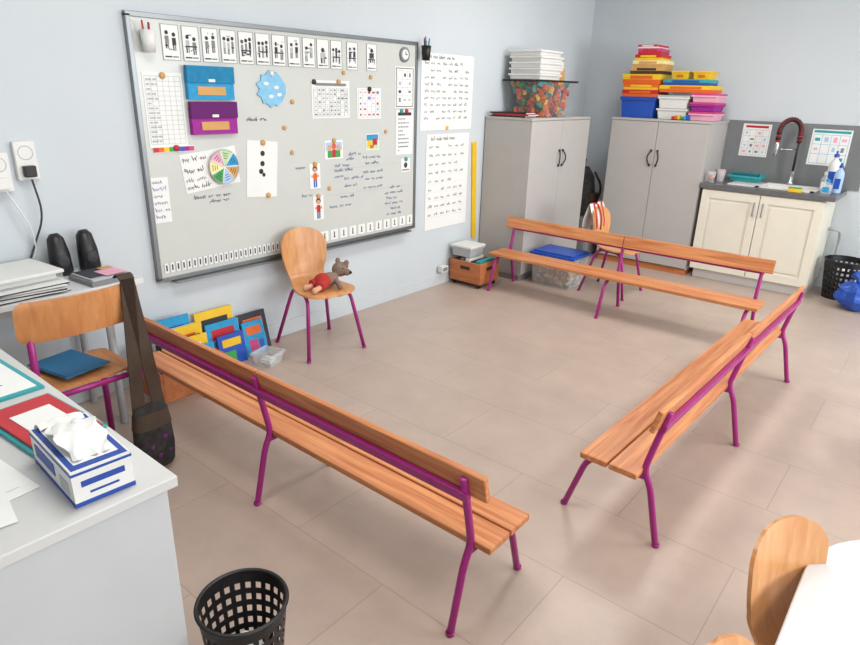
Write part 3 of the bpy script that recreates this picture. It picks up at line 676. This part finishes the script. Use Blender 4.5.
b = MB(); b.box(-.10, .10, -.10, .10, 0, .02, 'grey'); b.box(-.09, .09, -.09, .09, .02, .03, 'lgrey'); b.box(-.085, .06, -.08, .05, .03, .034, 'ink'); b.box(-.02, .08, -.02, .08, .034, .037, 'ppink'); b.box(-.07, .0, .02, .08, .034, .036, 'tan'); b.obj('magazine_stack', (.30, 1.23, .721), .1, .002)
for y in (1.14, 1.27):
    b = MB(); b.tube([(0, 0, 0), (0, 0, .015), (-.005, 0, .10), (-.02, 0, .17), (-.028, 0, .19)], [.045, .05, .046, .036, .02], 'black', 18, flat=(.9, 1)); b.ball((.04, 0, .07), (.008, .028, .03), 'ink'); b.obj('computer_speaker', (.10, y, .721))
# ------------------------------------------------------------------ teacher desk
b = MB(); b.box(.45, 2.07, -.25, .60, .722, .75, 'desk'); b.box(2.03, 2.055, -.23, .58, 0, .722, 'deskside'); b.box(.47, .495, -.23, .58, 0, .722, 'deskside'); b.box(.495, 2.03, .52, .54, .25, .722, 'deskside')
b.obj('teacher_desk', bevel=.003)
b = MB(); b.box(-.125, .125, -.062, .062, 0, .085, 'white')
b.box(-.126, .126, -.063, .063, .0, .010, 'boxblue'); b.box(-.126, .126, -.063, .063, .074, .080, 'boxblue')
b.box(.125, .1265, -.045, .045, .044, .058, 'boxblue'); b.box(.125, .1265, -.03, .03, .024, .029, 'boxblue'); b.box(-.10, .02, -.0635, -.062, .03, .06, 'boxblue'); b.box(.05, .1, -.0635, -.062, .02, .05, 'lgrey')
b.box(-.12, .12, -.058, .058, .085, .0857, 'boxblue'); b.box(-.1, .1, -.046, .046, .0857, .0862, 'paper')
g = []
for i in range(14):
    f = i/13; g.append([(-.10+.19*f+.006*sin(j*2), (j-4)*.011*(.8+.3*sin(f*3))+.006*sin(i*1.3+j), .088+.030*sin(f*pi)*(1-.05*abs(j-4))+.004*sin(j*1.9+i)) for j in range(9)])
b.shell(g, .0015, 'paper')
g = [[(-.09-.06*f, (j-4)*.012, .092+.012*sin(f*3)-.03*f*f+.003*sin(j*2.2)) for j in range(9)] for f in [i/7 for i in range(8)]]
b.shell(g, .0015, 'paper'); b.obj('tissue_box', (1.905, .465, .751), radians(-3), .002)
b = MB(); b.box(-.15, .15, -.09, .09, 0, .01, 'teal'); b.box(-.13, .15, -.08, .08, .01, .018, 'red'); b.box(-.06, .12, -.05, .05, .018, .02, 'paper'); b.obj('document_folder', (1.60, .49, .751), radians(5), .002)
b = MB(); b.box(-.17, .17, -.13, .13, 0, .008, 'teal'); b.box(-.155, .155, -.115, .115, .008, .010, 'paper')
for i in range(9): b.box(-.13+i*.03, -.124+i*.03, -.09, .02+.05*R.random(), .010, .0106, 'grey')
b.obj('clipboard', (1.22, .44, .751), radians(3), .002)
for i, (x, y, r) in enumerate(((1.80, .22, .1), (1.86, .17, -.15), (1.5, .15, .05))):
    b = MB(); b.box(-.105, .105, -.148, .148, 0, .001, 'paper')
    for q in range(12): b.box(-.085+q*.014, -.083+q*.014, -.12, .06+.06*R.random(), .001, .0013, 'lgrey')
    b.obj('paper_sheet', (x, y, .751+i*.0016), r)
# ------------------------------------------------------------------ round-cornered table right
b = MB(); x0, x1, y0, y1, r = 3.225, 4.4, .55, 1.93, .34; out = []
for (cx, cy, a0) in ((x1-r, y1-r, 0), (x0+r, y1-r, 90), (x0+r, y0+r, 180), (x1-r, y0+r, 270)):
    for i in range(13): a = radians(a0+90*i/12); out.append((cx+r*cos(a), cy+r*sin(a)))
n = len(out); vs = [(x, y, .478) for x, y in out]+[(x, y, .50) for x, y in out]
b.add(vs, [tuple(range(n))[::-1], tuple(range(n, 2*n))]+[(i, (i+1) % n, n+(i+1) % n, n+i) for i in range(n)], 'tabletop')
for (x, y) in ((x0+.3, y0+.3), (x1-.3, y0+.3), (x0+.3, y1-.3), (x1-.3, y1-.3)): b.tube([(x, y, 0), (x, y, .478)], .02, 'purple')
b.obj('classroom_table', bevel=.004)

# ------------------------------------------------------------------ camera
cam = bpy.data.cameras.new('camera'); co = bpy.data.objects.new('camera', cam); sc.collection.objects.link(co)
cam.sensor_width = 36; cam.lens = 633/860*36; cam.clip_start = .05
co.matrix_world = Matrix(((.76948, -.24064, .59160, 3.293), (.63812, .25122, -.7278, 0), (.02651, .93754, .34687, 1.6), (0, 0, 0, 1)))
sc.camera = co
